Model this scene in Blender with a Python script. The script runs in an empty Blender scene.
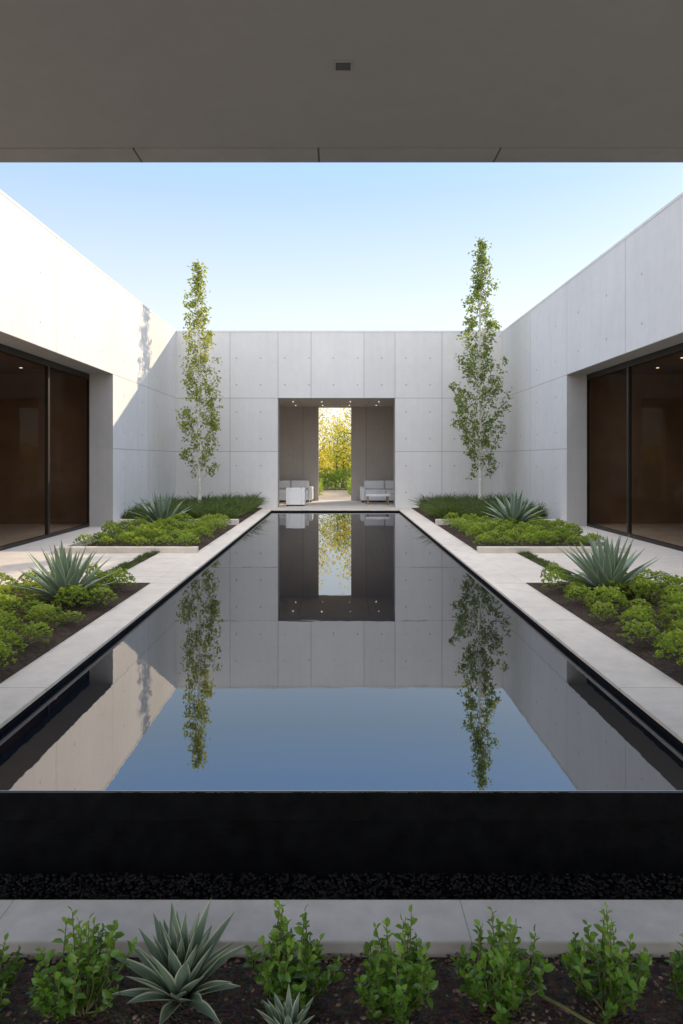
import bpy, math, random
import numpy as np
from mathutils import Vector, Matrix
random.seed(7); rng = np.random.default_rng(7)
S = bpy.context.scene
S.view_settings.view_transform = 'Standard'
S.view_settings.look = 'None'
S.view_settings.exposure = 0
COL = S.collection

# ------------------------------------------------------------------ helpers
def link(o):
    COL.objects.link(o); return o
def setmeta(o, label=None, category=None, kind=None, group=None):
    if label: o["label"] = label
    if category: o["category"] = category
    if kind: o["kind"] = kind
    if group: o["group"] = group
    return o
def parent_to(o, p):
    o.parent = p
    o.matrix_parent_inverse = Matrix.Translation(-Vector(p.location))
def mesh_obj(name, verts, faces, mat, parent=None, smooth=False, **meta):
    me = bpy.data.meshes.new(name)
    me.from_pydata([tuple(v) for v in verts], [], [tuple(f) for f in faces])
    me.validate(); me.update()
    if mat: me.materials.append(mat)
    if smooth:
        me.polygons.foreach_set("use_smooth", [True]*len(me.polygons))
    o = link(bpy.data.objects.new(name, me))
    if parent: parent_to(o, parent)
    setmeta(o, **meta)
    return o
def empty(name, loc, **meta):
    o = link(bpy.data.objects.new(name, None)); o.location = loc
    o.empty_display_size = 0.2
    setmeta(o, **meta); return o
def bevel(o, w=0.006, seg=2):
    m = o.modifiers.new("bev", 'BEVEL'); m.width = w; m.segments = seg; m.limit_method = 'ANGLE'
    return o
def boxgeo(x0,x1,y0,y1,z0,z1, off=0):
    v = [(x0,y0,z0),(x1,y0,z0),(x1,y1,z0),(x0,y1,z0),(x0,y0,z1),(x1,y0,z1),(x1,y1,z1),(x0,y1,z1)]
    f = [(3,2,1,0),(4,5,6,7),(0,1,5,4),(1,2,6,5),(2,3,7,6),(3,0,4,7)]
    return v, [tuple(i+off for i in q) for q in f]
def box(name, x0,x1,y0,y1,z0,z1, mat, parent=None, bev=0.0, **meta):
    v,f = boxgeo(x0,x1,y0,y1,z0,z1)
    o = mesh_obj(name, v, f, mat, parent, **meta)
    if bev: bevel(o, bev)
    return o
def boxes(name, lst, mat, parent=None, bev=0.0, **meta):
    V=[];F=[]
    for b in lst:
        v,f = boxgeo(*b, off=len(V)); V+=v; F+=f
    o = mesh_obj(name, V, F, mat, parent, **meta)
    if bev: bevel(o, bev)
    return o
def prism(name, poly, axis, a, b, mat, parent=None, **meta):
    n=len(poly)
    def P(p,t):
        return (t,p[0],p[1]) if axis=='X' else ((p[0],t,p[1]) if axis=='Y' else (p[0],p[1],t))
    V=[P(p,a) for p in poly]+[P(p,b) for p in poly]
    F=[tuple(range(n)), tuple(reversed(range(n,2*n)))]
    for i in range(n):
        j=(i+1)%n; F.append((i,i+n,j+n,j))
    o = mesh_obj(name,V,F,mat,parent,**meta)
    import bmesh
    bm=bmesh.new(); bm.from_mesh(o.data); bmesh.ops.recalc_face_normals(bm,faces=bm.faces); bm.to_mesh(o.data); bm.free()
    return o
def tube(points, radii, sides=6):
    pts=[Vector(p) for p in points]; V=[];F=[]
    for i,p in enumerate(pts):
        d=(pts[min(i+1,len(pts)-1)]-pts[max(i-1,0)]).normalized()
        up=Vector((1,0,0)) if abs(d.x)<0.8 else Vector((0,1,0))
        a=d.cross(up).normalized(); b=d.cross(a).normalized()
        for k in range(sides):
            t=2*math.pi*k/sides
            V.append(tuple(p+(a*math.cos(t)+b*math.sin(t))*radii[i]))
    for i in range(len(pts)-1):
        for k in range(sides):
            k2=(k+1)%sides
            F.append((i*sides+k,i*sides+k2,(i+1)*sides+k2,(i+1)*sides+k))
    return V,F
class Geo:
    def __init__(s): s.V=[]; s.F=[]
    def add(s,V,F):
        o=len(s.V); s.V+=list(V); s.F+=[tuple(i+o for i in f) for f in F]

# ------------------------------------------------------------------ materials
def newmat(name):
    m=bpy.data.materials.new(name); m.use_nodes=True
    nt=m.node_tree; nt.nodes.clear()
    out=nt.nodes.new('ShaderNodeOutputMaterial')
    return m,nt,out
def N(nt,t,**k):
    n=nt.nodes.new(t)
    for a,b in k.items(): setattr(n,a,b)
    return n
def math_(nt,op,a,b=None,c=None):
    n=N(nt,'ShaderNodeMath',operation=op)
    for i,x in enumerate((a,b,c)):
        if x is None: continue
        if isinstance(x,(int,float)): n.inputs[i].default_value=x
        else: nt.links.new(x,n.inputs[i])
    return n.outputs[0]
def mixc(nt,fac,a,b,mode='MIX'):
    n=N(nt,'ShaderNodeMix',data_type='RGBA',blend_type=mode)
    for i,x in ((0,fac),(6,a),(7,b)):
        if isinstance(x,(int,float)): n.inputs[i].default_value=x
        elif isinstance(x,tuple): n.inputs[i].default_value=(*x,1)
        else: nt.links.new(x,n.inputs[i])
    return n.outputs[2]
def noise(nt,vec,scale,detail=3,rough=0.6):
    n=N(nt,'ShaderNodeTexNoise'); n.inputs['Scale'].default_value=scale
    n.inputs['Detail'].default_value=detail; n.inputs['Roughness'].default_value=rough
    if vec is not None: nt.links.new(vec,n.inputs['Vector'])
    return n.outputs['Fac']
def mapr(nt,x,a,b,c,d):
    n=N(nt,'ShaderNodeMapRange'); nt.links.new(x,n.inputs[0])
    for i,v in enumerate((a,b,c,d)): n.inputs[i+1].default_value=v
    return n.outputs[0]
def scalev(nt,vec,s):
    n=N(nt,'ShaderNodeMapping'); nt.links.new(vec,n.inputs['Vector']); n.inputs['Scale'].default_value=s
    return n.outputs[0]
def bsdf(nt,out,color,rough=0.7,spec=0.3,metal=0.0,ior=None,height=None,bdist=0.01,bstr=0.5):
    b=N(nt,'ShaderNodeBsdfPrincipled')
    if isinstance(color,tuple): b.inputs['Base Color'].default_value=(*color,1)
    else: nt.links.new(color,b.inputs['Base Color'])
    if isinstance(rough,(int,float)): b.inputs['Roughness'].default_value=rough
    else: nt.links.new(rough,b.inputs['Roughness'])
    b.inputs['Specular IOR Level'].default_value=spec
    b.inputs['Metallic'].default_value=metal
    if ior: b.inputs['IOR'].default_value=ior
    if height is not None:
        bp=N(nt,'ShaderNodeBump'); bp.inputs['Distance'].default_value=bdist; bp.inputs['Strength'].default_value=bstr
        nt.links.new(height,bp.inputs['Height']); nt.links.new(bp.outputs[0],b.inputs['Normal'])
    nt.links.new(b.outputs[0],out.inputs[0])
    return b
def simple(name,color,rough=0.6,var=0.15,scale=8.0,spec=0.3,metal=0.0,bd=0.004):
    m,nt,out=newmat(name)
    tc=N(nt,'ShaderNodeTexCoord').outputs['Object']
    n1=noise(nt,tc,scale); f=mapr(nt,n1,0.3,0.7,1-var,1+var)
    v=N(nt,'ShaderNodeVectorMath',operation='SCALE'); v.inputs[0].default_value=color; nt.links.new(f,v.inputs['Scale'])
    bsdf(nt,out,v.outputs[0],rough,spec,metal,height=noise(nt,tc,scale*6,1) if bd else None,bdist=bd)
    return m
def concrete(name,base,axis='X',vj=(),hj=(),holes=None,jw=0.008,tone=0.05,rough=0.75,mott=1.0,dark=.45):
    m,nt,out=newmat(name)
    tc=N(nt,'ShaderNodeTexCoord').outputs['Object']
    sep=N(nt,'ShaderNodeSeparateXYZ'); nt.links.new(tc,sep.inputs[0])
    u=sep.outputs[axis]; w=sep.outputs['Z']
    mask=None; idn=None
    for coord,js,k in ((u,vj,1.37),(w,hj,7.13)):
        for j in js:
            c=math_(nt,'COMPARE',coord,float(j),jw)
            mask=c if mask is None else math_(nt,'MAXIMUM',mask,c)
            g=math_(nt,'MULTIPLY',math_(nt,'GREATER_THAN',coord,float(j)),k)
            idn=g if idn is None else math_(nt,'ADD',idn,g)
    n1=noise(nt,tc,0.55,1); n2=noise(nt,tc,5.0,5,0.7); n3=noise(nt,scalev(nt,tc,(7,7,0.35)),1.0,2)
    f=math_(nt,'ADD',mapr(nt,n1,0.3,0.7,-0.05*mott,0.05*mott),mapr(nt,n2,0.3,0.7,-0.05*mott,0.05*mott))
    f=math_(nt,'ADD',f,mapr(nt,n3,0.3,0.7,-0.03*mott,0.03*mott))
    if idn is not None:
        wn=N(nt,'ShaderNodeTexWhiteNoise',noise_dimensions='1D'); nt.links.new(idn,wn.inputs['W'])
        f=math_(nt,'ADD',f,mapr(nt,wn.outputs[0],0,1,-tone,tone))
    f=math_(nt,'ADD',f,1.0)
    hm=None
    if holes:
        pu,pw,ou,ow,r=holes
        def cell(c,p,o): return math_(nt,'SUBTRACT',math_(nt,'MULTIPLY',math_(nt,'FRACT',math_(nt,'DIVIDE',math_(nt,'SUBTRACT',c,o-50*p),p)),p),p/2)
        du=cell(u,pu,ou); dw=cell(w,pw,ow)
        d=math_(nt,'SQRT',math_(nt,'ADD',math_(nt,'MULTIPLY',du,du),math_(nt,'MULTIPLY',dw,dw)))
        hm=math_(nt,'LESS_THAN',d,r)
        mask=hm if mask is None else math_(nt,'MAXIMUM',mask,hm)
    if mask is not None:
        f=math_(nt,'MULTIPLY',f,math_(nt,'SUBTRACT',1.0,math_(nt,'MULTIPLY',mask,dark)))
    v=N(nt,'ShaderNodeVectorMath',operation='SCALE'); v.inputs[0].default_value=base; nt.links.new(f,v.inputs['Scale'])
    h=math_(nt,'MULTIPLY',n2,0.3)
    if mask is not None: h=math_(nt,'SUBTRACT',h,mask)
    bsdf(nt,out,v.outputs[0],rough,0.3,height=h,bdist=0.006,bstr=0.4)
    return m
def leafmat(name,c1,c2,trans=0.35,rough=0.45,tcol=(0.35,0.42,0.05),objvar=True,zgrad=None):
    m,nt,out=newmat(name)
    g=N(nt,'ShaderNodeNewGeometry'); oi=N(nt,'ShaderNodeObjectInfo')
    col=mixc(nt,g.outputs['Random Per Island'],c1,c2)
    if objvar:
        col=mixc(nt,mapr(nt,oi.outputs['Random'],0,1,0.0,0.5),col,tuple(0.5*x for x in c1))
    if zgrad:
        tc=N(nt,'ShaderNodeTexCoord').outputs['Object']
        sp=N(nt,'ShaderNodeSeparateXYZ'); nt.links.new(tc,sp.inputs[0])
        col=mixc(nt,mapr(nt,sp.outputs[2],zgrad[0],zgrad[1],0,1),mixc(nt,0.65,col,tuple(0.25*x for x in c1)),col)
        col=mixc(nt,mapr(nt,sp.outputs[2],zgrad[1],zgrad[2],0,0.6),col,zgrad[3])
    b=N(nt,'ShaderNodeBsdfPrincipled'); nt.links.new(col,b.inputs['Base Color'])
    b.inputs['Roughness'].default_value=rough; b.inputs['Specular IOR Level'].default_value=0.4
    t=N(nt,'ShaderNodeBsdfTranslucent'); t.inputs[0].default_value=(*tcol,1)
    mx=N(nt,'ShaderNodeMixShader'); mx.inputs[0].default_value=trans
    nt.links.new(b.outputs[0],mx.inputs[1]); nt.links.new(t.outputs[0],mx.inputs[2]); nt.links.new(mx.outputs[0],out.inputs[0])
    return m
def emit(name,col,s):
    m,nt,out=newmat(name); e=N(nt,'ShaderNodeEmission'); e.inputs[0].default_value=(*col,1); e.inputs[1].default_value=s
    nt.links.new(e.outputs[0],out.inputs[0]); return m

WALLC=(0.735,0.71,0.68)
H_=(3.31,1.72)
M_far=concrete('concrete_far',WALLC,'X',vj=(-3.15,-1.725,-0.74,0.83,1.755,3.15),hj=H_,holes=(0.72,0.80,0.28,0.10,0.022),tone=.04,mott=.6,dark=.45)
M_left=concrete('concrete_left',WALLC,'Y',vj=(17.3,14.55,11.6,8.6),hj=H_,holes=(1.45,0.80,0.1,0.10,0.024),tone=.05,mott=.8,dark=.4)
M_right=concrete('concrete_right',WALLC,'Y',vj=(17.4,14.67,11.7,8.7),hj=H_,holes=(1.45,0.80,0.2,0.10,0.024),tone=.04,mott=.7,dark=.4)
M_cap=concrete('concrete_cap',(0.76,0.74,0.71),'Y')
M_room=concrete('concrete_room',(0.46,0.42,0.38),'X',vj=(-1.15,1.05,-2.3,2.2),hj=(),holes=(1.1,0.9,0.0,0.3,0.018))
M_pave=concrete('paving_stone',(0.68,0.615,0.535),'Y',vj=(3.9,5.4,6.9,8.4,9.9,11.4,12.9,14.4,15.9,17.4),jw=0.005,tone=0.05,mott=1.4)
M_path=concrete('garden_path',(0.36,0.29,0.21),'Y',vj=(25,26,27,28,29,30),mott=2)
M_cop=concrete('coping_stone',(0.66,0.60,0.525),'Y',vj=(4.3,6.1,7.9,9.7,11.5,13.3,15.1,16.9,18.7),jw=0.004,tone=0.04,mott=1.6)
M_copx=concrete('coping_stone_cross',(0.62,0.565,0.50),'X',vj=(-3.1,-1.3,0.5,2.3),jw=0.002,tone=0.03,mott=2.2)
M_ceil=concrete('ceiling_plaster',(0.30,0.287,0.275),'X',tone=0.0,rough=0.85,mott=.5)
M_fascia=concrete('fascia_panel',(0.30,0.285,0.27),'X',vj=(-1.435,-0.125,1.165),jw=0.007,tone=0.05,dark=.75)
M_dark=simple('wet_dark_stone',(0.005,0.005,0.0055),0.6,0.5,10,0.08,bd=0.006)
M_bronze=simple('dark_bronze_metal',(0.035,0.03,0.026),0.4,0.1,20,0.4,0.6,bd=0)
M_grille=simple('grey_grille_metal',(0.10,0.095,0.09),0.5,0.1,20,0.3,0.2,bd=0)
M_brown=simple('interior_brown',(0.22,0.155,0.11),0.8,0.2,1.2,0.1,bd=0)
M_fabric=simple('white_upholstery',(0.88,0.87,0.85),0.85,0.03,40)
M_fabric2=simple('grey_upholstery',(0.85,0.84,0.82),0.9,0.04,40)
M_wood=simple('pale_timber',(0.3,0.22,0.15),0.6,0.15,12)
M_bark=simple('pale_bark',(0.74,0.69,0.61),0.8,0.25,14,bd=0.01)
M_bark2=simple('brown_bark',(0.10,0.065,0.045),0.85,0.3,10,bd=0.02)
M_twig=simple('green_brown_stem',(0.16,0.15,0.06),0.7,0.2,30)
M_hose=simple('black_hose',(0.02,0.022,0.025),0.4,0.1,10,0.5)
M_spot=emit('lit_downlight',(1,0.8,0.55),2.5)
M_leaf_treeL=leafmat('leaf_columnar_sunlit',(0.09,0.15,0.03),(0.22,0.28,0.06),0.42,tcol=(0.66,0.68,0.09))  # sunlight on the left tree put into a warmer, lighter leaf colour
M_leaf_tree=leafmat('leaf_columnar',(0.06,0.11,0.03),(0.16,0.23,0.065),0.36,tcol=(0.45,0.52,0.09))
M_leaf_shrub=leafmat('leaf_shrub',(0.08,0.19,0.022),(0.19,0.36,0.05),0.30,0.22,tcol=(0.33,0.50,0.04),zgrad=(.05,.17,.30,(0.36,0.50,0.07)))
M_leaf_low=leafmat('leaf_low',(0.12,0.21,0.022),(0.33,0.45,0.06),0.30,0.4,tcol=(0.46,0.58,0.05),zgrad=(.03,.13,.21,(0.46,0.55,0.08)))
M_leaf_grass=leafmat('leaf_grass',(0.05,0.09,0.025),(0.13,0.19,0.05),0.3,0.5,tcol=(0.22,0.3,0.05))
M_leaf_gold=leafmat('leaf_golden',(0.20,0.20,0.03),(0.36,0.30,0.05),0.58,0.5,tcol=(0.98,0.82,0.10))
M_leaf_green=leafmat('leaf_garden',(0.07,0.14,0.02),(0.18,0.27,0.04),0.45,0.5,tcol=(0.45,0.58,0.07))
def soilmat(name,a,b):
    m,nt,out=newmat(name); tc=N(nt,'ShaderNodeTexCoord').outputs['Object']
    vo=N(nt,'ShaderNodeTexVoronoi'); vo.inputs['Scale'].default_value=70; nt.links.new(tc,vo.inputs['Vector'])
    c=mixc(nt,mapr(nt,noise(nt,tc,25,4),0.35,0.65,0,1),a,b)
    c=mixc(nt,0.5,c,vo.outputs['Color'],'MULTIPLY')
    bsdf(nt,out,c,0.9,0.2,height=vo.outputs['Distance'],bdist=0.012,bstr=1.0); return m
M_soil=soilmat('mulch_soil',(0.05,0.034,0.026),(0.12,0.083,0.06))
def islandmat(name,a,b,rough,spec=.4):
    m,nt,out=newmat(name); g=N(nt,'ShaderNodeNewGeometry')
    bsdf(nt,out,mixc(nt,g.outputs['Random Per Island'],a,b),rough,spec); return m
M_chip=islandmat('mulch_chip',(0.04,0.028,0.022),(0.30,0.19,0.145),0.85)
M_pebble=islandmat('dark_pebble',(0.006,0.006,0.006),(0.05,0.045,0.042),0.6,.1)
# water
m,nt,out=newmat('dark_water')
tc=N(nt,'ShaderNodeTexCoord').outputs['Object']
h=math_(nt,'ADD',noise(nt,scalev(nt,tc,(1.0,1.6,1)),3.0,2,0.5),math_(nt,'MULTIPLY',noise(nt,tc,9.0,1,0.5),0.15))
b=bsdf(nt,out,(0.003,0.007,0.014),0.012,0.5,ior=2.5,height=h,bdist=0.002,bstr=0.11)
M_water=m
# glass (single sheet)
m,nt,out=newmat('tinted_glass')
tr=N(nt,'ShaderNodeBsdfTransparent'); tr.inputs[0].default_value=(0.62,0.54,0.46,1)
gl=N(nt,'ShaderNodeBsdfGlossy'); gl.inputs['Roughness'].default_value=0.0
mx=N(nt,'ShaderNodeMixShader')
lw=N(nt,'ShaderNodeLayerWeight'); lw.inputs[0].default_value=0.2
nt.links.new(math_(nt,'MULTIPLY',math_(nt,'POWER',lw.outputs['Facing'],3.0),0.35),mx.inputs[0])
nt.links.new(tr.outputs[0],mx.inputs[1]); nt.links.new(gl.outputs[0],mx.inputs[2])
nt.links.new(mx.outputs[0],out.inputs[0]); M_glass=m
# agave
def agavemat(name,mid,edge,lim):
    m,nt,out=newmat(name); uv=N(nt,'ShaderNodeUVMap').outputs[0]
    sp=N(nt,'ShaderNodeSeparateXYZ'); nt.links.new(uv,sp.inputs[0])
    d=math_(nt,'ABSOLUTE',math_(nt,'SUBTRACT',sp.outputs[0],0.5))
    nz=noise(nt,scalev(nt,uv,(14,1.2,1)),3,3)
    base=mixc(nt,mapr(nt,nz,0.3,0.7,0,1),mid,tuple(x*0.6 for x in mid))
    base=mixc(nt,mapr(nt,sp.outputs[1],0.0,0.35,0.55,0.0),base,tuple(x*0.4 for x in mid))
    col=mixc(nt,mapr(nt,d,lim-0.03,lim+0.03,0,1),base,edge)
    bsdf(nt,out,col,0.5,0.35); return m
M_agave=agavemat('agave_leaf',(0.25,0.33,0.22),(0.62,0.62,0.44),0.41)
M_yucca=agavemat('spiky_leaf',(0.26,0.35,0.25),(0.46,0.52,0.38),0.42)
# ground
m,nt,out=newmat('ground_earth'); tc=N(nt,'ShaderNodeTexCoord').outputs['Object']
c=mixc(nt,mapr(nt,noise(nt,tc,0.6,4),0.35,0.65,0,1),(0.11,0.12,0.045),(0.20,0.16,0.09))
bsdf(nt,out,c,0.95,0.1,height=noise(nt,tc,12),bdist=0.03); M_ground=m

# ------------------------------------------------------------------ ground and setting
WX0,WX1=-1.835,1.80
CL,CR=WX0-0.30,WX1+0.385
PZ=0.06
g=2000
mesh_obj('ground',[(-g,-g,-0.46),(g,-g,-0.46),(g,g,-0.46),(-g,g,-0.46)],[(0,1,2,3)],M_ground,kind='structure')
box('garden_ground',-60,60,24.15,140,-0.45,0.05,M_ground,kind='structure')
box('path',-0.75,0.65,24.152,31.5,0.0,0.056,M_path,kind='structure')
box('pavement',-12,CL-0.003,3.18,20.285,-0.45,PZ-0.003,M_pave,kind='structure')
box('pavement',CR+0.003,12,3.18,20.285,-0.45,PZ-0.003,M_pave,kind='structure')
box('pavement',-5.2,5.3,20.2852,24.149,-0.45,PZ-0.003,M_pave,kind='structure')
box('pavement',-14,14,-22,1.25,-0.45,-0.26,M_pave,kind='structure')  # terrace floor, extended unseen behind the canopy to bounce light onto the ceiling

# pool
pool=empty('reflecting_pool',(0,3.1,-0.4),label='long dark reflecting pool with spill edge and pale stone coping',category='pool')
basin=boxes('basin',[(-3.2,3.2,3.13,3.4,-0.45,-0.02),(CL+0.005,WX0,3.402,19.55,-0.45,PZ-0.03),(WX1,CR-0.005,3.402,19.55,-0.45,PZ-0.03),(WX0+0.001,WX1-0.001,19.30,19.55,-0.45,PZ-0.03),(WX0+0.001,WX1-0.001,3.402,19.298,-0.45,-0.35)],M_dark,pool)
boxes('spill_edge',[(-3.2,3.2,3.084,3.128,-0.135,-0.006)],M_dark,pool,bev=0.002)
boxes('coping',[(CL,WX0+0.012,3.12,19.31,PZ-0.028,PZ),(WX1-0.012,CR,3.12,19.31,PZ-0.028,PZ)],M_cop,pool,bev=0.005)
box('coping',CL,CR,19.312,20.283,PZ-0.028,PZ+0.001,M_copx,pool,bev=0.005)
prof=[(19.30,0),(12,0),(6,0),(3.090,0),(3.086,-0.001),(3.083,-0.004),(3.0825,-0.007)]
V=[];F=[]
for (y,z) in prof: V+=[(WX0,y,z),(WX1,y,z)]
for i in range(len(prof)-1): F.append((2*i,2*i+2,2*i+3,2*i+1))
w=mesh_obj('water',V,F,M_water,kind='structure')
w.data.flip_normals() if w.data.polygons[0].normal.z<0 else None

def ico():
    t=(1+5**.5)/2
    v=np.array([(-1,t,0),(1,t,0),(-1,-t,0),(1,-t,0),(0,-1,t),(0,1,t),(0,-1,-t),(0,1,-t),(t,0,-1),(t,0,1),(-t,0,-1),(-t,0,1)],float)
    v/=np.linalg.norm(v[0])
    f=[(0,11,5),(0,5,1),(0,1,7),(0,7,10),(0,10,11),(1,5,9),(5,11,4),(11,10,2),(10,7,6),(7,1,8),(3,9,4),(3,4,2),(3,2,6),(3,6,8),(3,8,9),(4,9,5),(2,4,11),(6,2,10),(8,6,7),(9,8,1)]
    return v,f
def ico2():
    v,f=ico(); v=[tuple(a) for a in v]; cache={}; F=[]
    def mid(a,b):
        k=(min(a,b),max(a,b))
        if k not in cache:
            p=np.array(v[a])+np.array(v[b]); p/=np.linalg.norm(p); v.append(tuple(p)); cache[k]=len(v)-1
        return cache[k]
    for a,b,c in f:
        x,y,z=mid(a,b),mid(b,c),mid(c,a); F+=[(a,x,z),(b,y,x),(c,z,y),(x,y,z)]
    return np.array(v),F
def scatter(name,n,xr,yr,z,smin,smax,mat,flat=0.6,jit=0.25,fine=False,**meta):
    v,f=ico2() if fine else ico(); G=Geo()
    for i in range(n):
        s=random.uniform(smin,smax); a=random.random()*6.28
        q=v*(1+rng.uniform(-jit,jit,(len(v),1)))*s*np.array([1,random.uniform(.6,1),flat*random.uniform(.6,1.1)])
        R=np.array([[math.cos(a),-math.sin(a),0],[math.sin(a),math.cos(a),0],[0,0,1]])
        q=q@R.T+np.array([random.uniform(*xr),random.uniform(*yr),z+random.uniform(0,s*0.5)])
        G.add([tuple(p) for p in q],f)
    return mesh_obj(name,G.V,G.F,mat,None,smooth=True,**meta)
scatter('pebbles',4200,(-2.0,2.0),(2.92,3.125),-0.40,0.004,0.009,M_pebble,.65,.03,True,label='dark wet pebbles filling the drain channel',category='pebbles',kind='stuff')
box('channel_floor',-3,3,2.765,3.129,-0.45,-0.405,M_dark,kind='structure')
cop=box('concrete_coping',-3.2,3.2,2.52,2.763,-0.45,-0.28,M_copx,bev=0.008,label='grey concrete kerb between the planting bed and the spill channel',category='kerb')

def mound(name,x0,x1,y0,y1,z,h,nx,ny,**meta):
    V=[];F=[]
    for j in range(ny+1):
        for i in range(nx+1):
            u=i/nx; v=j/ny
            e=min(1,min(u,1-u)*nx/2.0,min(v,1-v)*ny/2.0)
            V.append((x0+(x1-x0)*u,y0+(y1-y0)*v,z+e*(h+random.uniform(-.3,.3)*h)))
    for j in range(ny):
        for i in range(nx):
            a=j*(nx+1)+i; F.append((a,a+1,a+nx+2,a+nx+1))
    return mesh_obj(name,V,F,M_soil,None,smooth=True,kind='structure')
SZ=-0.325
mound('soil',-3.0,3.0,1.2,2.522,SZ-.015,0.02,120,30)
scatter('mulch',7500,(-1.7,1.7),(1.75,2.515),SZ-.002,0.004,0.011,M_chip,0.5,0.45,label='reddish brown mulch chips over the planting bed',category='mulch',kind='stuff')
BL,BR=CL-0.02,CR+0.02
mound('soil',-3.75,BL,3.4,7.95,PZ,0.035,12,30)
mound('soil',BR,3.85,3.4,7.95,PZ,0.035,12,30)
mound('soil',-4.20,BL,10.62,14.9,PZ,0.05,14,24); mound('soil',-4.75,BL,15.04,20.1,PZ,0.05,14,24)
mound('soil',BR,4.35,10.62,14.9,PZ,0.05,14,24); mound('soil',BR,4.955,15.04,20.1,PZ,0.05,14,24)
for nm,l in (('l',[(-4.32,CL,10.46,10.60,0.0,PZ+0.085),(-4.32,-4.20,10.602,14.55,0.0,PZ+0.085),(-4.75,CL,14.91,15.03,0.0,PZ+0.12)]),
             ('r',[(CR,4.47,10.46,10.60,0.0,PZ+0.085),(4.35,4.47,10.602,14.67,0.0,PZ+0.085),(CR,4.955,14.91,15.03,0.0,PZ+0.12)])):
    boxes('bed_edging',l,M_cop,None,bev=0.006,label='low pale stone edging around a planting bed',category='edging',group='stone bed edgings')

# ------------------------------------------------------------------ back pavilion
pav=empty('concrete_pavilion',(0,20.3,0.1),label='pale concrete pavilion with a square portal opening through to a garden',category='building')
wall=prism('wall',[(-6.5,0.0),(-1.72,0.0),(-1.72,3.31),(1.75,3.31),(1.75,0.0),(6.5,0.0),(6.5,5.27),(-6.5,5.27)],'Y',20.29,20.72,M_far,pav)
box('wall_cap',-6.5,6.5,20.283,20.74,5.2702,5.315,M_cap,pav)
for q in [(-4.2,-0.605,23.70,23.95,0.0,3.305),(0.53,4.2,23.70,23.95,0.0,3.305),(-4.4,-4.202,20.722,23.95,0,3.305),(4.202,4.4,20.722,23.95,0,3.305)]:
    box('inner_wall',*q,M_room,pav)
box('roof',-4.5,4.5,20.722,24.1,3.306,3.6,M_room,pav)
for x in (-1.35,-0.45,0.45,1.35):
    for y in (21.5,22.9):
        n=12; V=[(x+0.022*math.cos(k*2*math.pi/n),y+0.022*math.sin(k*2*math.pi/n),zz) for zz in (3.303,3.295) for k in range(n)]
        F=[tuple(range(n,2*n))]+[(k,(k+1)%n,(k+1)%n+n,k+n) for k in range(n)]
        o=mesh_obj('downlight',V,F,M_spot,pav)

# ------------------------------------------------------------------ wings
def wing(sgn,xin,mat,yend,deep):
    xo=xin+sgn*deep
    b=empty('courtyard_wing',(xin+sgn*0.25,12,0.1),
        label='white concrete wing catching sunlight, with recessed dark glazing' if sgn<0 else 'pale concrete wing in shade, with recessed dark glazing',category='building',group='concrete wings flanking the pool')
    a0,a1=sorted((xin,xo))
    prism('wall',[(5.08,0.0),(6.2,0.0),(6.2,3.31),(yend,3.31),(yend,0.0),(20.288,0.0),(20.288,5.27),(5.08,5.27)],'X',a0,a1,mat,b)
    c0,c1=sorted((xin-sgn*0.006,xo+sgn*0.02))
    box('wall_cap',c0,c1,5.07,20.281,5.2702,5.315,M_cap,b)
    xg=xo
    fr=[]
    def fb(y0,y1,z0,z1,t=0.06):
        p,q=sorted((xg+sgn*0.003,xg+sgn*(0.003+t))); return (p,q,y0,y1,z0,z1)
    win=empty('glazing',(xg,10,0.1)); parent_to(win,b)
    fr.append(fb(6.0,yend+0.1,3.20,3.40)); fr.append(fb(6.0,yend+0.1,PZ+0.001,0.12))
    y=yend+0.06; ys=[]
    while y>6.3: ys.append(y); y-=2.1
    for k,yy in enumerate(ys): fr.append(fb(yy-0.035,yy+0.035,0.121,3.199,0.065))
    f=boxes('frame',fr,M_bronze,win)
    x=xg+sgn*0.03
    fc=(0,1,2,3) if sgn<0 else (3,2,1,0)
    o=mesh_obj('glass_pane',[(x,6.0,.121),(x,yend+.1,.121),(x,yend+.1,3.199),(x,6.0,3.199)],[fc],M_glass,win)
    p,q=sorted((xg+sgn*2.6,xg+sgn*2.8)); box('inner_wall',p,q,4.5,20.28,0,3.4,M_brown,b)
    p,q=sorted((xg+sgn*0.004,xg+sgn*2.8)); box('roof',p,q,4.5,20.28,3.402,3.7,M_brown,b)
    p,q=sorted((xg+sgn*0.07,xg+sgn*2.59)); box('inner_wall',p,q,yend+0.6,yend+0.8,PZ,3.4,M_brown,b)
    for (dx,y) in ((0.5,14.0),(1.1,12.8),(0.6,11.4),(1.3,14.2)):
        x=xg+sgn*dx; n=10
        V=[(x+0.03*math.cos(k*2*math.pi/n),y+0.03*math.sin(k*2*math.pi/n),zz) for zz in (3.40,3.392) for k in range(n)]
        mesh_obj('downlight',V,[tuple(range(n,2*n))]+[(k,(k+1)%n,(k+1)%n+n,k+n) for k in range(n)],M_spot,b)
    return b
wing(-1,-4.755,M_left,14.55,0.5)
wing(1,4.96,M_right,14.67,0.43)

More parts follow.
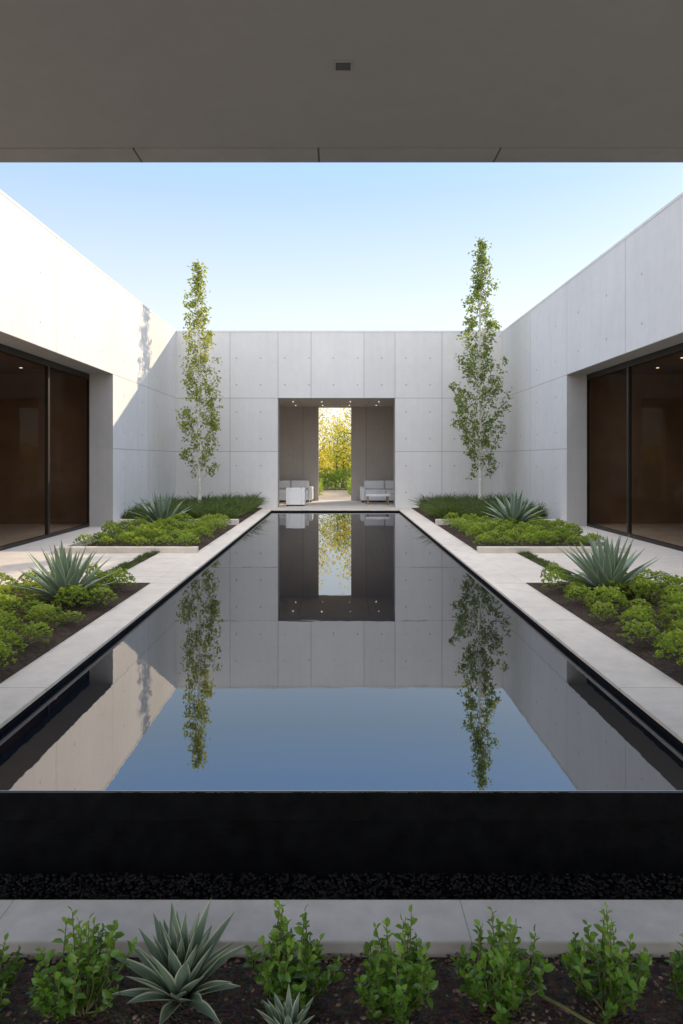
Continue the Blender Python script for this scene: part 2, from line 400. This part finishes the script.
# ------------------------------------------------------------------ near canopy
can=empty('covered_terrace',(0,0,-0.3),label='deep grey concrete roof canopy overhanging the terrace',category='canopy')
CZ=3.70
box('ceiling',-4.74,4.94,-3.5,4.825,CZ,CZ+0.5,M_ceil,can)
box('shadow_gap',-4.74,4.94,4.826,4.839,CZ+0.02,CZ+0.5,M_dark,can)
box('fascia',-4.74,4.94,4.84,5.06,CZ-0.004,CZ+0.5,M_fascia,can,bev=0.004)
for (x,y) in ((-4.5,-3.2),(4.6,-3.2),(-4.5,2.2),(4.6,2.2)):
    box('column',x-.15,x+.15,y-.15,y+.15,-0.45,CZ-.001,M_room,can)
vent=empty('ceiling_vent',(0.04,3.82,CZ)); parent_to(vent,can)
vx,vy=0.04,3.82
boxes('frame',[(vx-.05,vx+.05,vy-.05,vy-.042,CZ-.006,CZ-.0005),(vx-.05,vx+.05,vy+.042,vy+.05,CZ-.006,CZ-.0005),(vx-.05,vx-.042,vy-.0418,vy+.0418,CZ-.006,CZ-.0005),(vx+.042,vx+.05,vy-.0418,vy+.0418,CZ-.006,CZ-.0005)],M_fascia,vent)
boxes('grille',[(vx-.0418,vx+.0418,vy-.0415+i*.012,vy-.0415+i*.012+.009,CZ-.003,CZ-.0006) for i in range(7)],M_grille,vent)

# ------------------------------------------------------------------ furniture
def sofa(name,x0,x1,y0,y1,z,matb,matc,label,nc,arms=(1,1)):
    e=empty(name,((x0+x1)/2,(y0+y1)/2,z),label=label,category='sofa' if nc>1 else 'armchair')
    A=0.14; hb=0.66
    ax0=x0+(A if arms[0] else 0); ax1=x1-(A if arms[1] else 0)
    box('base',ax0+.001,ax1-.001,y0+.02,y1-.16,z+0.06,z+0.27,matb,e,bev=0.02)
    box('backrest',ax0+.001,ax1-.001,y1-.158,y1,z+0.06,z+hb,matb,e,bev=0.03)
    if arms[0]: box('armrest',x0,x0+A,y0,y1,z+0.06,z+0.50,matb,e,bev=0.03)
    if arms[1]: box('armrest',x1-A,x1,y0,y1,z+0.06,z+0.50,matb,e,bev=0.03)
    wd=(ax1-ax0)/nc
    for i in range(nc):
        c=box('seat_cushion',ax0+wd*i+.004,ax0+wd*(i+1)-.004,y0+.01,y1-.17,z+.274,z+.42,matc,e); bevel(c,0.025,3)
        c=box('back_cushion',ax0+wd*i+.01,ax0+wd*(i+1)-.01,y1-.33,y1-.17,z+.424,z+.71,matc,e); bevel(c,0.035,3)
    for (lx,ly) in ((x0+.06,y0+.06),(x1-.06,y0+.06),(x0+.06,y1-.06),(x1-.06,y1-.06)):
        box('leg',lx-.02,lx+.02,ly-.02,ly+.02,z,z+.059,M_bronze,e)
    return e
sofa('sofa',-2.3,-0.78,22.7,23.6,PZ,M_fabric2,M_fabric2,'light grey sofa with loose cushions against the pavilion wall',2)
sofa('sofa',0.82,2.5,22.6,23.5,PZ,M_fabric,M_fabric2,'pale sofa with grey back cushions inside the pavilion',2)
def armchair(cx,cy,z):
    e=empty('armchair',(cx,cy,z),label='low white upholstered armchair beside the grey sofa',category='armchair')
    w=.29
    box('base',cx-w+.101,cx+w-.101,cy-.17,cy+.3,z+.04,z+.3,M_fabric,e,bev=.02)
    c=box('seat_cushion',cx-w+.105,cx+w-.105,cy-.165,cy+.31,z+.303,z+.42,M_fabric,e); bevel(c,.03,3)
    box('backrest',cx-w+.1005,cx+w-.1005,cy-.32,cy-.175,z+.04,z+.56,M_fabric,e,bev=.015)
    box('armrest',cx-w,cx-w+.1,cy-.32,cy+.32,z+.04,z+.555,M_fabric,e,bev=.015)
    box('armrest',cx+w-.1,cx+w,cy-.32,cy+.32,z+.04,z+.555,M_fabric,e,bev=.015)
    for sx in (-1,1):
        for sy in (-1,1):
            box('leg',cx+sx*(w-.05)-.015,cx+sx*(w-.05)+.015,cy+sy*.26-.015,cy+sy*.26+.015,z,z+.039,M_bronze,e)
armchair(-1.24,21.15,PZ)
t=empty('coffee_table',(1.32,21.75,PZ),label='low pale coffee table in front of the sofa',category='table')
box('table_top',.95,1.70,21.5,22.05,PZ+.26,PZ+.34,M_fabric,t,bev=.01)
for x in (1.01,1.64):
    for y in (21.56,21.99): box('leg',x-.025,x+.025,y-.025,y+.025,PZ,PZ+.259,M_wood,t)

# ------------------------------------------------------------------ foliage builders
def unit(a): return a/np.maximum(np.linalg.norm(a,axis=-1,keepdims=True),1e-9)
def leaves(C,D,L,W,detail=False,fold=0.25,droop=0.15):
    n=len(C); D=unit(D); r=unit(rng.normal(size=(n,3))+np.array([0,0,1.2]))
    Sd=unit(np.cross(D,r)); Nn=np.cross(Sd,D); L=L[:,None]; W=W[:,None]
    if not detail:
        v=np.stack([C, C+D*L*.45+Sd*W*.5+Nn*W*fold, C+D*L-Nn*L*droop, C+D*L*.45-Sd*W*.5+Nn*W*fold],1)
        V=v.reshape(-1,3); F=[(4*i,4*i+1,4*i+2,4*i+3) for i in range(n)]
    else:
        m1=C+D*L*.35; m2=C+D*L*.72-Nn*L*droop*.4; tp=C+D*L-Nn*L*droop
        up=Nn*W*fold
        v=np.stack([C,m1,m2,tp,m1+Sd*W*.46+up,m2+Sd*W*.42+up,m1-Sd*W*.46+up,m2-Sd*W*.42+up],1)
        V=v.reshape(-1,3); F=[]
        for i in range(n):
            o=8*i; F+=[(o,o+4,o+1),(o+1,o+4,o+5,o+2),(o+2,o+5,o+3),(o,o+1,o+6),(o+1,o+2,o+7,o+6),(o+2,o+3,o+7)]
    return [tuple(p) for p in V],F
def mk(name,V,F,mat,smooth=False):
    me=bpy.data.meshes.new(name); me.from_pydata(V,[],F); me.update(); me.materials.append(mat)
    if smooth: me.polygons.foreach_set("use_smooth",[True]*len(me.polygons))
    return me
def tree_meshes(h,z0,rmax,seed,leafL,nb,lpb,mleaf,mbark,tr=0.045,columnar=True):
    random.seed(seed); R=random.random
    path=[]; ox=oy=0
    for i in range(16):
        t=i/15; ox+=random.uniform(-.02,.02); oy+=random.uniform(-.02,.02)
        path.append(Vector((ox*(1 if columnar else 3),oy*(1 if columnar else 3),h*t)))
    rad=[tr*(1-.88*i/15)+.005 for i in range(16)]; rad[0]*=1.35
    G=Geo(); G.add(*tube(path,rad,8)); C=[];D=[]
    def at(t):
        f=min(max(t,0),.9999)*15; i=int(f); return path[i].lerp(path[i+1],f-i)
    for k in range(nb):
        t=z0/h+(1-z0/h)*((k+R()*.8)/nb)**0.95; s=(t-z0/h)/(1-z0/h)
        if columnar:
            pr=rmax*(min(1,.5+s*3.0))*(1-s)**.85*random.uniform(.5,1.08)+.06
        else: pr=rmax*math.sin(math.pi*min(1,.12+.88*s))**.6*random.uniform(.6,1.1)+.1
        az=k*2.4+random.uniform(-.6,.6); st=at(t)
        rise=pr*random.uniform(.8,1.5) if columnar else pr*random.uniform(.2,.8)
        en=st+Vector((math.cos(az)*pr,math.sin(az)*pr,rise)) 
        if columnar and en.z>h: en.z=h
        mid=st.lerp(en,.5)+Vector((math.cos(az)*pr*.12,math.sin(az)*pr*.12,-rise*.08))
        G.add(*tube([st,mid,en],[max(.006,rad[int(t*14)]*.4),max(.004,tr*.14),.0025],4))
        nl=int(lpb*(pr/rmax)**.65*random.uniform(.45,1.4))+7
        nclump=max(2,int(pr*7 if columnar else 7))
        cl=[]
        for q in range(nclump):
            a=((.34 if s<.75 else .15)+.72*(q+R()*.8)/nclump); base=st.lerp(mid,a*2) if a<.5 else mid.lerp(en,(a-.5)*2)
            cl.append((base+Vector((random.gauss(0,.05),random.gauss(0,.05),random.gauss(0,.05)))*(1 if columnar else 5),a))
        sg=.056 if columnar else .22
        for q in range(nl):
            c,a=random.choice(cl)
            C.append((c.x+random.gauss(0,sg),c.y+random.gauss(0,sg),c.z+random.gauss(0,sg*1.1)))
            D.append((math.cos(az)*.5+random.gauss(0,.6),math.sin(az)*.5+random.gauss(0,.6),random.gauss(-.1,.6)))
    if columnar:
        for q in range(150):
            t=.84+.16*R(); p=at(t); s=.10*(1.05-t)/.19+.015
            C.append((p.x+random.gauss(0,s),p.y+random.gauss(0,s),p.z+random.gauss(0,.05))); D.append((random.gauss(0,.6),random.gauss(0,.6),random.gauss(.4,.5)))
    C=np.array(C);D=np.array(D); n=len(C)
    L=rng.uniform(.7,1.3,n)*leafL; V,F=leaves(C,D,L,L*.74)
    return mk('trunk',G.V,G.F,mbark,True), mk('crown',V,F,mleaf)
def place_tree(name,meshes,loc,rot=0,sc=1,**meta):
    e=empty(name,loc,**meta); e.rotation_euler[2]=rot; e.scale=(sc,sc,sc)
    for nm,me in zip(('trunk','crown'),meshes):
        o=link(bpy.data.objects.new(nm,me)); o.parent=e
    return e
tl=tree_meshes(6.62,0.85,0.76,11,0.072,88,78,M_leaf_treeL,M_bark,.05)
tr_=tree_meshes(7.38,0.85,0.90,23,0.075,100,98,M_leaf_tree,M_bark,.055)
place_tree('columnar_tree',tl,(-3.67,18.3,0.08),label='slender columnar tree with sunlit yellow-green top beside sunlit wall',category='tree',group='slender trees flanking the pool')
place_tree('columnar_tree',tr_,(3.93,18.75,0.08),label='taller slender columnar tree with fuller green crown beside shaded wall',category='tree',group='slender trees flanking the pool')

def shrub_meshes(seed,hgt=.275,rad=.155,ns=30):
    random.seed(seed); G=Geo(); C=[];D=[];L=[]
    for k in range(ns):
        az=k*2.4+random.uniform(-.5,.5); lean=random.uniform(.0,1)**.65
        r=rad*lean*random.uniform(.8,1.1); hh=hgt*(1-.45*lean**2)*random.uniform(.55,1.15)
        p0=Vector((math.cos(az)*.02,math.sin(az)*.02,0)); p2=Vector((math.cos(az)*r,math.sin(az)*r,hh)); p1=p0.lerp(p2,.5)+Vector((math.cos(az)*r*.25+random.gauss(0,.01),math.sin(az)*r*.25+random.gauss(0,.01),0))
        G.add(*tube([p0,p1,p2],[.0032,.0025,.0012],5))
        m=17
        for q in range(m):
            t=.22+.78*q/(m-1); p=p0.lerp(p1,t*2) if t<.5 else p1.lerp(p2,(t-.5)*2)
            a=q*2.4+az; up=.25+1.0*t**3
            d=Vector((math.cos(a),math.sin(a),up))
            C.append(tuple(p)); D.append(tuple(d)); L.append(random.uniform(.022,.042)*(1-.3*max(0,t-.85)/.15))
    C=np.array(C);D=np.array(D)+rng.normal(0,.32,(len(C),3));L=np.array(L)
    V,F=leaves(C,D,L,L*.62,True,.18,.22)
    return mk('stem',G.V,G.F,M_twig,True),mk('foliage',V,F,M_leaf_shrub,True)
shv=[shrub_meshes(s) for s in (3,5,8,13)]
def place_two(name,ms,nms,loc,rot,sc,**meta):
    e=empty(name,loc,**meta); e.rotation_euler[2]=rot; e.scale=(sc*random.uniform(.95,1.08),sc*random.uniform(.95,1.08),sc*random.uniform(.95,1.08))
    for nm,me in zip(nms,ms):
        o=link(bpy.data.objects.new(nm,me)); o.parent=e
    return e
for i,(x,y,s,r) in enumerate([(-0.84,2.25,1.0,.3),(-0.155,2.29,1.0,1.1),(0.20,2.23,1.0,2.7),(0.545,2.26,1.05,4.0),(0.90,2.26,.97,5.2),(-1.18,2.23,.95,2.0),(1.24,2.23,.97,.9)]):
    place_two('leafy_shrub',shv[i%4],('stem','foliage'),(x,y,SZ+.005),r,s,label='small bright green leafy shrub growing in dark mulch',category='shrub',group='leafy shrubs along the kerb')

def agave_mesh(name,n,L,W,seed,mat,amin=.15,amax=1.45,bend=.35,chan=.22,curl=0.0):
    random.seed(seed); V=[];F=[];UV=[]
    nl=9; nc=9
    for k in range(n):
        s=k/(n-1)
        az=k*2.39996+random.uniform(-.14,.14)
        th=amin+(amax-amin)*s**.85+random.uniform(-.09,.09)
        ll=L*(.62+.38*math.sin(math.pi*min(1,.25+.6*s)))*random.uniform(.86,1.1); ww=W*random.uniform(.85,1.12)
        h=Vector((math.cos(az),math.sin(az),0)); side=Vector((-math.sin(az),math.cos(az),0))
        p=h*(.012+.03*s)*(L/.25); p.z=.01; base=len(V); ang=th-.1
        bd=bend*random.uniform(.4,1.5)*(.4+.6*s)
        for i in range(nl):
            t=i/(nl-1)
            d=h*math.sin(ang)+Vector((0,0,1))*math.cos(ang)
            nrm=-h*math.cos(ang)+Vector((0,0,1))*math.sin(ang)
            w=ww*((.62+.38*math.sin(min(1,t/.4)*math.pi/2)) if t<.4 else (1-((t-.4)/.6)**1.5))
            w=max(w,.0006)
            for j in range(nc):
                c=(j/(nc-1)-.5)*2
                q=p+side*(w*.5*c)+nrm*(chan*w*abs(c)**1.6)
                V.append(tuple(q)); UV.append((j/(nc-1),t))
            p=p+d*(ll/(nl-1)); ang+=bd/(nl-1)*(1.0 if t<.75 else -.6)
        for i in range(nl-1):
            for j in range(nc-1):
                a=base+i*nc+j; F.append((a,a+1,a+nc+1,a+nc))
    me=mk(name,V,F,mat,True)
    uvl=me.uv_layers.new(name='UVMap')
    for lp in me.loops: uvl.data[lp.index].uv=UV[lp.vertex_index]
    return me
def thing(name,me,loc,rot=0,sc=1,**meta):
    o=link(bpy.data.objects.new(name,me)); o.location=loc; o.rotation_euler[2]=rot; o.scale=(sc,sc,sc); setmeta(o,**meta); return o
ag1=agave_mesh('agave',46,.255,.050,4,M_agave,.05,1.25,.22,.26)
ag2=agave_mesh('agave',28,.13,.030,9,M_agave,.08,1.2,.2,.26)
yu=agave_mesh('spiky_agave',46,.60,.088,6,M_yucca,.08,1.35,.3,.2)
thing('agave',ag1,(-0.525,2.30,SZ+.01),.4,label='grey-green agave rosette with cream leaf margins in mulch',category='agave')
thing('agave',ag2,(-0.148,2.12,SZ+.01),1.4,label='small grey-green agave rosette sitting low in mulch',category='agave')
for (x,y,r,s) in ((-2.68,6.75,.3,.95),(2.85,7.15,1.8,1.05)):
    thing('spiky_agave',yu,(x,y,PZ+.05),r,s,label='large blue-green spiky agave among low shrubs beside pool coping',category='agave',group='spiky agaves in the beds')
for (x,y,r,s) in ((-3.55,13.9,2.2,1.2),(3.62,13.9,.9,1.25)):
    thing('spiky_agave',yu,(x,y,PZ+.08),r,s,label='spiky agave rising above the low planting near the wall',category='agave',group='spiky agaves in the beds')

def low_mesh(seed,n=460,r=.155,h=.20):
    random.seed(seed); C=[];D=[]
    tips=[]
    for k in range(36):
        a=k*2.4; q=math.sqrt((k+.5)/36); rr=r*q*random.uniform(.95,1.04); tips.append((math.cos(a)*rr,math.sin(a)*rr,h*math.sqrt(max(.03,1-.95*q*q))*random.uniform(.88,1.08)))
    for k in range(n):
        t=tips[k%36]
        if random.random()<.85: c=(t[0]+random.gauss(0,.009),t[1]+random.gauss(0,.009),t[2]+random.gauss(0,.008))
        else:
            f=random.uniform(.4,.95); c=(t[0]*f,t[1]*f,t[2]*f)
        a=random.random()*6.28; C.append(c); D.append((math.cos(a)+t[0]*5,math.sin(a)+t[1]*5,random.uniform(.1,.9)))
    C=np.array(C);D=np.array(D);L=rng.uniform(.018,.030,n); V,F=leaves(C,D,L,L*.9)
    return mk('low_shrub',V,F,M_leaf_low)
lows=[low_mesh(s) for s in range(5)]
random.seed(99)
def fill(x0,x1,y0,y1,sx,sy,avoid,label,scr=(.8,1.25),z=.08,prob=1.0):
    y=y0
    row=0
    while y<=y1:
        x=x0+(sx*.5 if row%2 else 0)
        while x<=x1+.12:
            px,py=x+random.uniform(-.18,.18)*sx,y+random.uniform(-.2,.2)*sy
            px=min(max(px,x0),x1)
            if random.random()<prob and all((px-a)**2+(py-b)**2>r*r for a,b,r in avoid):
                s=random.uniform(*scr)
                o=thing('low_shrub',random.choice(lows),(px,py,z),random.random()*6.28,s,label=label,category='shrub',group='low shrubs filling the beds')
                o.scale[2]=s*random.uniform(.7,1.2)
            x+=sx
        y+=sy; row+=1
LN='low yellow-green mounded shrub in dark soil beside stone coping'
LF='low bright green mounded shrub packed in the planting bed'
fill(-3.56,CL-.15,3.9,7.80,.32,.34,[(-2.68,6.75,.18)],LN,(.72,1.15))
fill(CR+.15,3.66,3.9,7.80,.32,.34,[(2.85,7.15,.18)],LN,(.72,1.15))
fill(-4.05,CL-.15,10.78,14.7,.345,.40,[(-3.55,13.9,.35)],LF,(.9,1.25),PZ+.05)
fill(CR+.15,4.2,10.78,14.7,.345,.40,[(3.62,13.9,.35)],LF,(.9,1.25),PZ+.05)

def grassmass(name,x0,x1,y0,y1,z,n,L,W,lab,mat=None,avoid=()):
    k=max(3,n//70); cc=rng.uniform((x0,y0,z),(x1,y1,z+.001),(k,3)); idx=rng.integers(0,k,n)
    off=rng.normal(0,.05,(n,3)); off[:,2]=0
    C=cc[idx]+off; C[:,0]=np.clip(C[:,0],x0,x1); C[:,1]=np.clip(C[:,1],y0,y1)
    hs=rng.uniform(.6,1.35,k)[idx]
    D=unit(off*np.array([9,9,0])+rng.normal(0,.25,(n,3))*np.array([1,1,0])+np.array([0,0,1.0]))
    LL=rng.uniform(.6,1.1,n)*L*hs
    side=unit(np.cross(D,rng.normal(size=(n,3)))); out_=D*np.array([1,1,0])
    F=[]
    mid=C+D*LL[:,None]*.55; tip=C+D*LL[:,None]*.95+out_*LL[:,None]*.5-np.array([0,0,1])*(LL*.12)[:,None]
    v=np.stack([C-side*W*.5,C+side*W*.5,mid+side*W*.45,mid-side*W*.45,tip],1).reshape(-1,3)
    for i in range(n):
        o=5*i; F+=[(o,o+1,o+2,o+3),(o+3,o+2,o+4)]
    return mesh_obj(name,v,F,mat or M_leaf_grass,None,label=lab,category='grass',kind='stuff')
grassmass('ornamental_grass',-4.7,CL-.15,15.2,20.0,PZ+.04,9000,.46,.016,'dark green strappy grasses massed under the tree')
grassmass('ornamental_grass',CR+.15,4.9,15.2,20.0,PZ+.04,9000,.46,.016,'dark green strappy grasses massed under the tree')
for x in (-2.80,2.85):
    grassmass('turf_strip',x-.07,x+.07,8.0,10.43,PZ,2600,.05,.006,'narrow strip of green turf between paving slabs',M_leaf_grass)
    mesh_obj('turf_soil',[(x-.085,7.97,PZ+.002),(x+.085,7.97,PZ+.002),(x+.085,10.45,PZ+.002),(x-.085,10.45,PZ+.002)],[(0,1,2,3)],M_soil,kind='structure')

def hose(pts,r,mat,label,name='irrigation_hose',cat='hose'):
    P=[Vector(p) for p in pts]; out_=[]
    for i in range(len(P)-1):
        p0=P[max(i-1,0)];p1=P[i];p2=P[i+1];p3=P[min(i+2,len(P)-1)]
        for k in range(8):
            t=k/8; out_.append(.5*((2*p1)+(-p0+p2)*t+(2*p0-5*p1+4*p2-p3)*t*t+(-p0+3*p1-3*p2+p3)*t**3))
    out_.append(P[-1]); V,F=tube(out_,[r]*len(out_),8); mesh_obj(name,V,F,mat,None,True,label=label,category=cat)
hose([(-.065,2.22,SZ),(-.048,2.17,SZ+.035),(-.055,2.10,SZ+.025),(-.09,2.0,SZ+.01)],.007,M_hose,'thin dark irrigation hose curving through the mulch')
hose([(.70,2.30,SZ+.012),(.74,2.24,SZ+.03),(.80,2.19,SZ+.025),(.87,2.14,SZ+.015)],.006,M_twig,'bent dry stem lying on the mulch','fallen_stem','twig')

# ------------------------------------------------------------------ garden beyond
gt=[tree_meshes(4.3,.9,1.3,31,.11,46,50,M_leaf_gold,M_bark2,.09,False),tree_meshes(4.0,.8,1.3,37,.11,46,50,M_leaf_green,M_bark2,.08,False)]
for i,(x,y,k,s) in enumerate([(-1.20,32.8,0,.98),(1.30,33.5,0,1.0),(-.1,42,0,.85),(-3.6,36,1,1.0),(3.6,38,1,1.0),(.30,35,1,.72)]):
    place_tree('garden_tree',gt[k],(x,y,.05),i*1.3,s,label='backlit golden garden tree beyond the portal' if k==0 else 'green leafy garden tree beyond the portal',category='tree',group='garden trees beyond the portal')
def leafmass(name,x0,x1,y0,y1,z0,z1,n,L,mat,lab):
    C=rng.uniform((x0,y0,0),(x1,y1,1),(n,3)); hh=z1*(.75+.25*np.sin(C[:,0]*3.1)*np.cos(C[:,1]*2.3)); C[:,2]=z0+(hh-z0)*C[:,2]**.7
    D=rng.normal(size=(n,3))+np.array([0,-.3,.6]); LL=rng.uniform(.7,1.3,n)*L; V,F=leaves(C,D,LL,LL*.6)
    mesh_obj(name,V,F,mat,None,label=lab,category='hedge',kind='stuff')
leafmass('hedge',-5,5,31.6,32.8,.05,1.2,7000,.12,M_leaf_green,'loose green hedge at the end of the garden path')
leafmass('undergrowth',-3,-.60,26.5,31,.05,.7,4000,.10,M_leaf_green,'low green planting beside the garden path')
leafmass('undergrowth',.50,3,26.5,31,.05,.7,4000,.10,M_leaf_green,'low green planting beside the garden path')
leafmass('far_woodland',-25,25,60,66,.05,3.3,9000,.4,M_leaf_gold,'distant band of golden green woodland')

# ------------------------------------------------------------------ light, sky, camera
to_sun=Vector((0.92,1.10,0.60)).normalized()
el=math.asin(to_sun.z); az=math.atan2(to_sun.x,to_sun.y)
W=bpy.data.worlds.new("World"); S.world=W; W.use_nodes=True
nt=W.node_tree; bg=nt.nodes['Background']
sk=nt.nodes.new('ShaderNodeTexSky'); sk.sky_type='NISHITA'; sk.sun_disc=False
sk.sun_elevation=el; sk.sun_rotation=az; sk.air_density=1.0; sk.dust_density=0.3; sk.ozone_density=1.5
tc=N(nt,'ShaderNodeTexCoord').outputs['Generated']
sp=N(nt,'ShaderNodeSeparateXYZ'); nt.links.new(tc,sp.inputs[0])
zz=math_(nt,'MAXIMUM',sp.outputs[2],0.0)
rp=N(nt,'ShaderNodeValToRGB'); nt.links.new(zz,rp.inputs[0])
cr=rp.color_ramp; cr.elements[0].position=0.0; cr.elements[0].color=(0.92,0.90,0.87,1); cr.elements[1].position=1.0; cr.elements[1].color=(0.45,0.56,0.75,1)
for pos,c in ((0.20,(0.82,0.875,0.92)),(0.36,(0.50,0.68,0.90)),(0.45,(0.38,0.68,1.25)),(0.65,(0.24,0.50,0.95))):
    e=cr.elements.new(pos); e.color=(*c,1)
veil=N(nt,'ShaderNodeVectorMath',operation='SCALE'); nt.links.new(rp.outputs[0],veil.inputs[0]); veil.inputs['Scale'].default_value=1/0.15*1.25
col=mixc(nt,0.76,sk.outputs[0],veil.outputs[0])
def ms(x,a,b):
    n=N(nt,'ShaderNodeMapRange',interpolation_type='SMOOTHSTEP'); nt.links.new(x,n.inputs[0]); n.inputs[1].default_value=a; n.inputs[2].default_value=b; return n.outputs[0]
zenith_fill=ms(zz,0.6,0.95)  # added overhead glow in the sky, fill for the shaded concrete
back_fill=math_(nt,'MULTIPLY',ms(math_(nt,'MULTIPLY',sp.outputs[1],-1.0),0.0,0.6),ms(zz,0.0,0.1))  # added bright sky behind the camera, out of view, as fill
fill_amt=math_(nt,'ADD',math_(nt,'MULTIPLY',zenith_fill,1.6),math_(nt,'MULTIPLY',back_fill,0.75))
cl=N(nt,'ShaderNodeVectorMath',operation='SCALE'); cl.inputs[0].default_value=(1.04/0.15,0.93/0.15,0.82/0.15); nt.links.new(fill_amt,cl.inputs['Scale'])
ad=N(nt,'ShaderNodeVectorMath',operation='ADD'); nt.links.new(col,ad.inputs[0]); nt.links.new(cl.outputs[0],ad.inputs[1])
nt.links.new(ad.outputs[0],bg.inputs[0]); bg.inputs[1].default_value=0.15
L=bpy.data.lights.new('sun','SUN'); L.energy=5.0; L.angle=math.radians(.5); L.color=(1,.80,.57)
lo=link(bpy.data.objects.new('sun',L)); lo.rotation_euler=to_sun.to_track_quat('Z','Y').to_euler(); lo.location=(20,20,20)
cd=bpy.data.cameras.new('camera'); cam=link(bpy.data.objects.new('camera',cd))
cam.location=(0,0,1.5); cam.rotation_euler=(math.radians(90),0,0)
cd.sensor_fit='VERTICAL'; cd.sensor_height=36; cd.sensor_width=24; cd.lens=24.0
cd.shift_x=5.5/1024; cd.shift_y=-53/1024
cd.clip_start=.05; cd.clip_end=5000
S.camera=cam
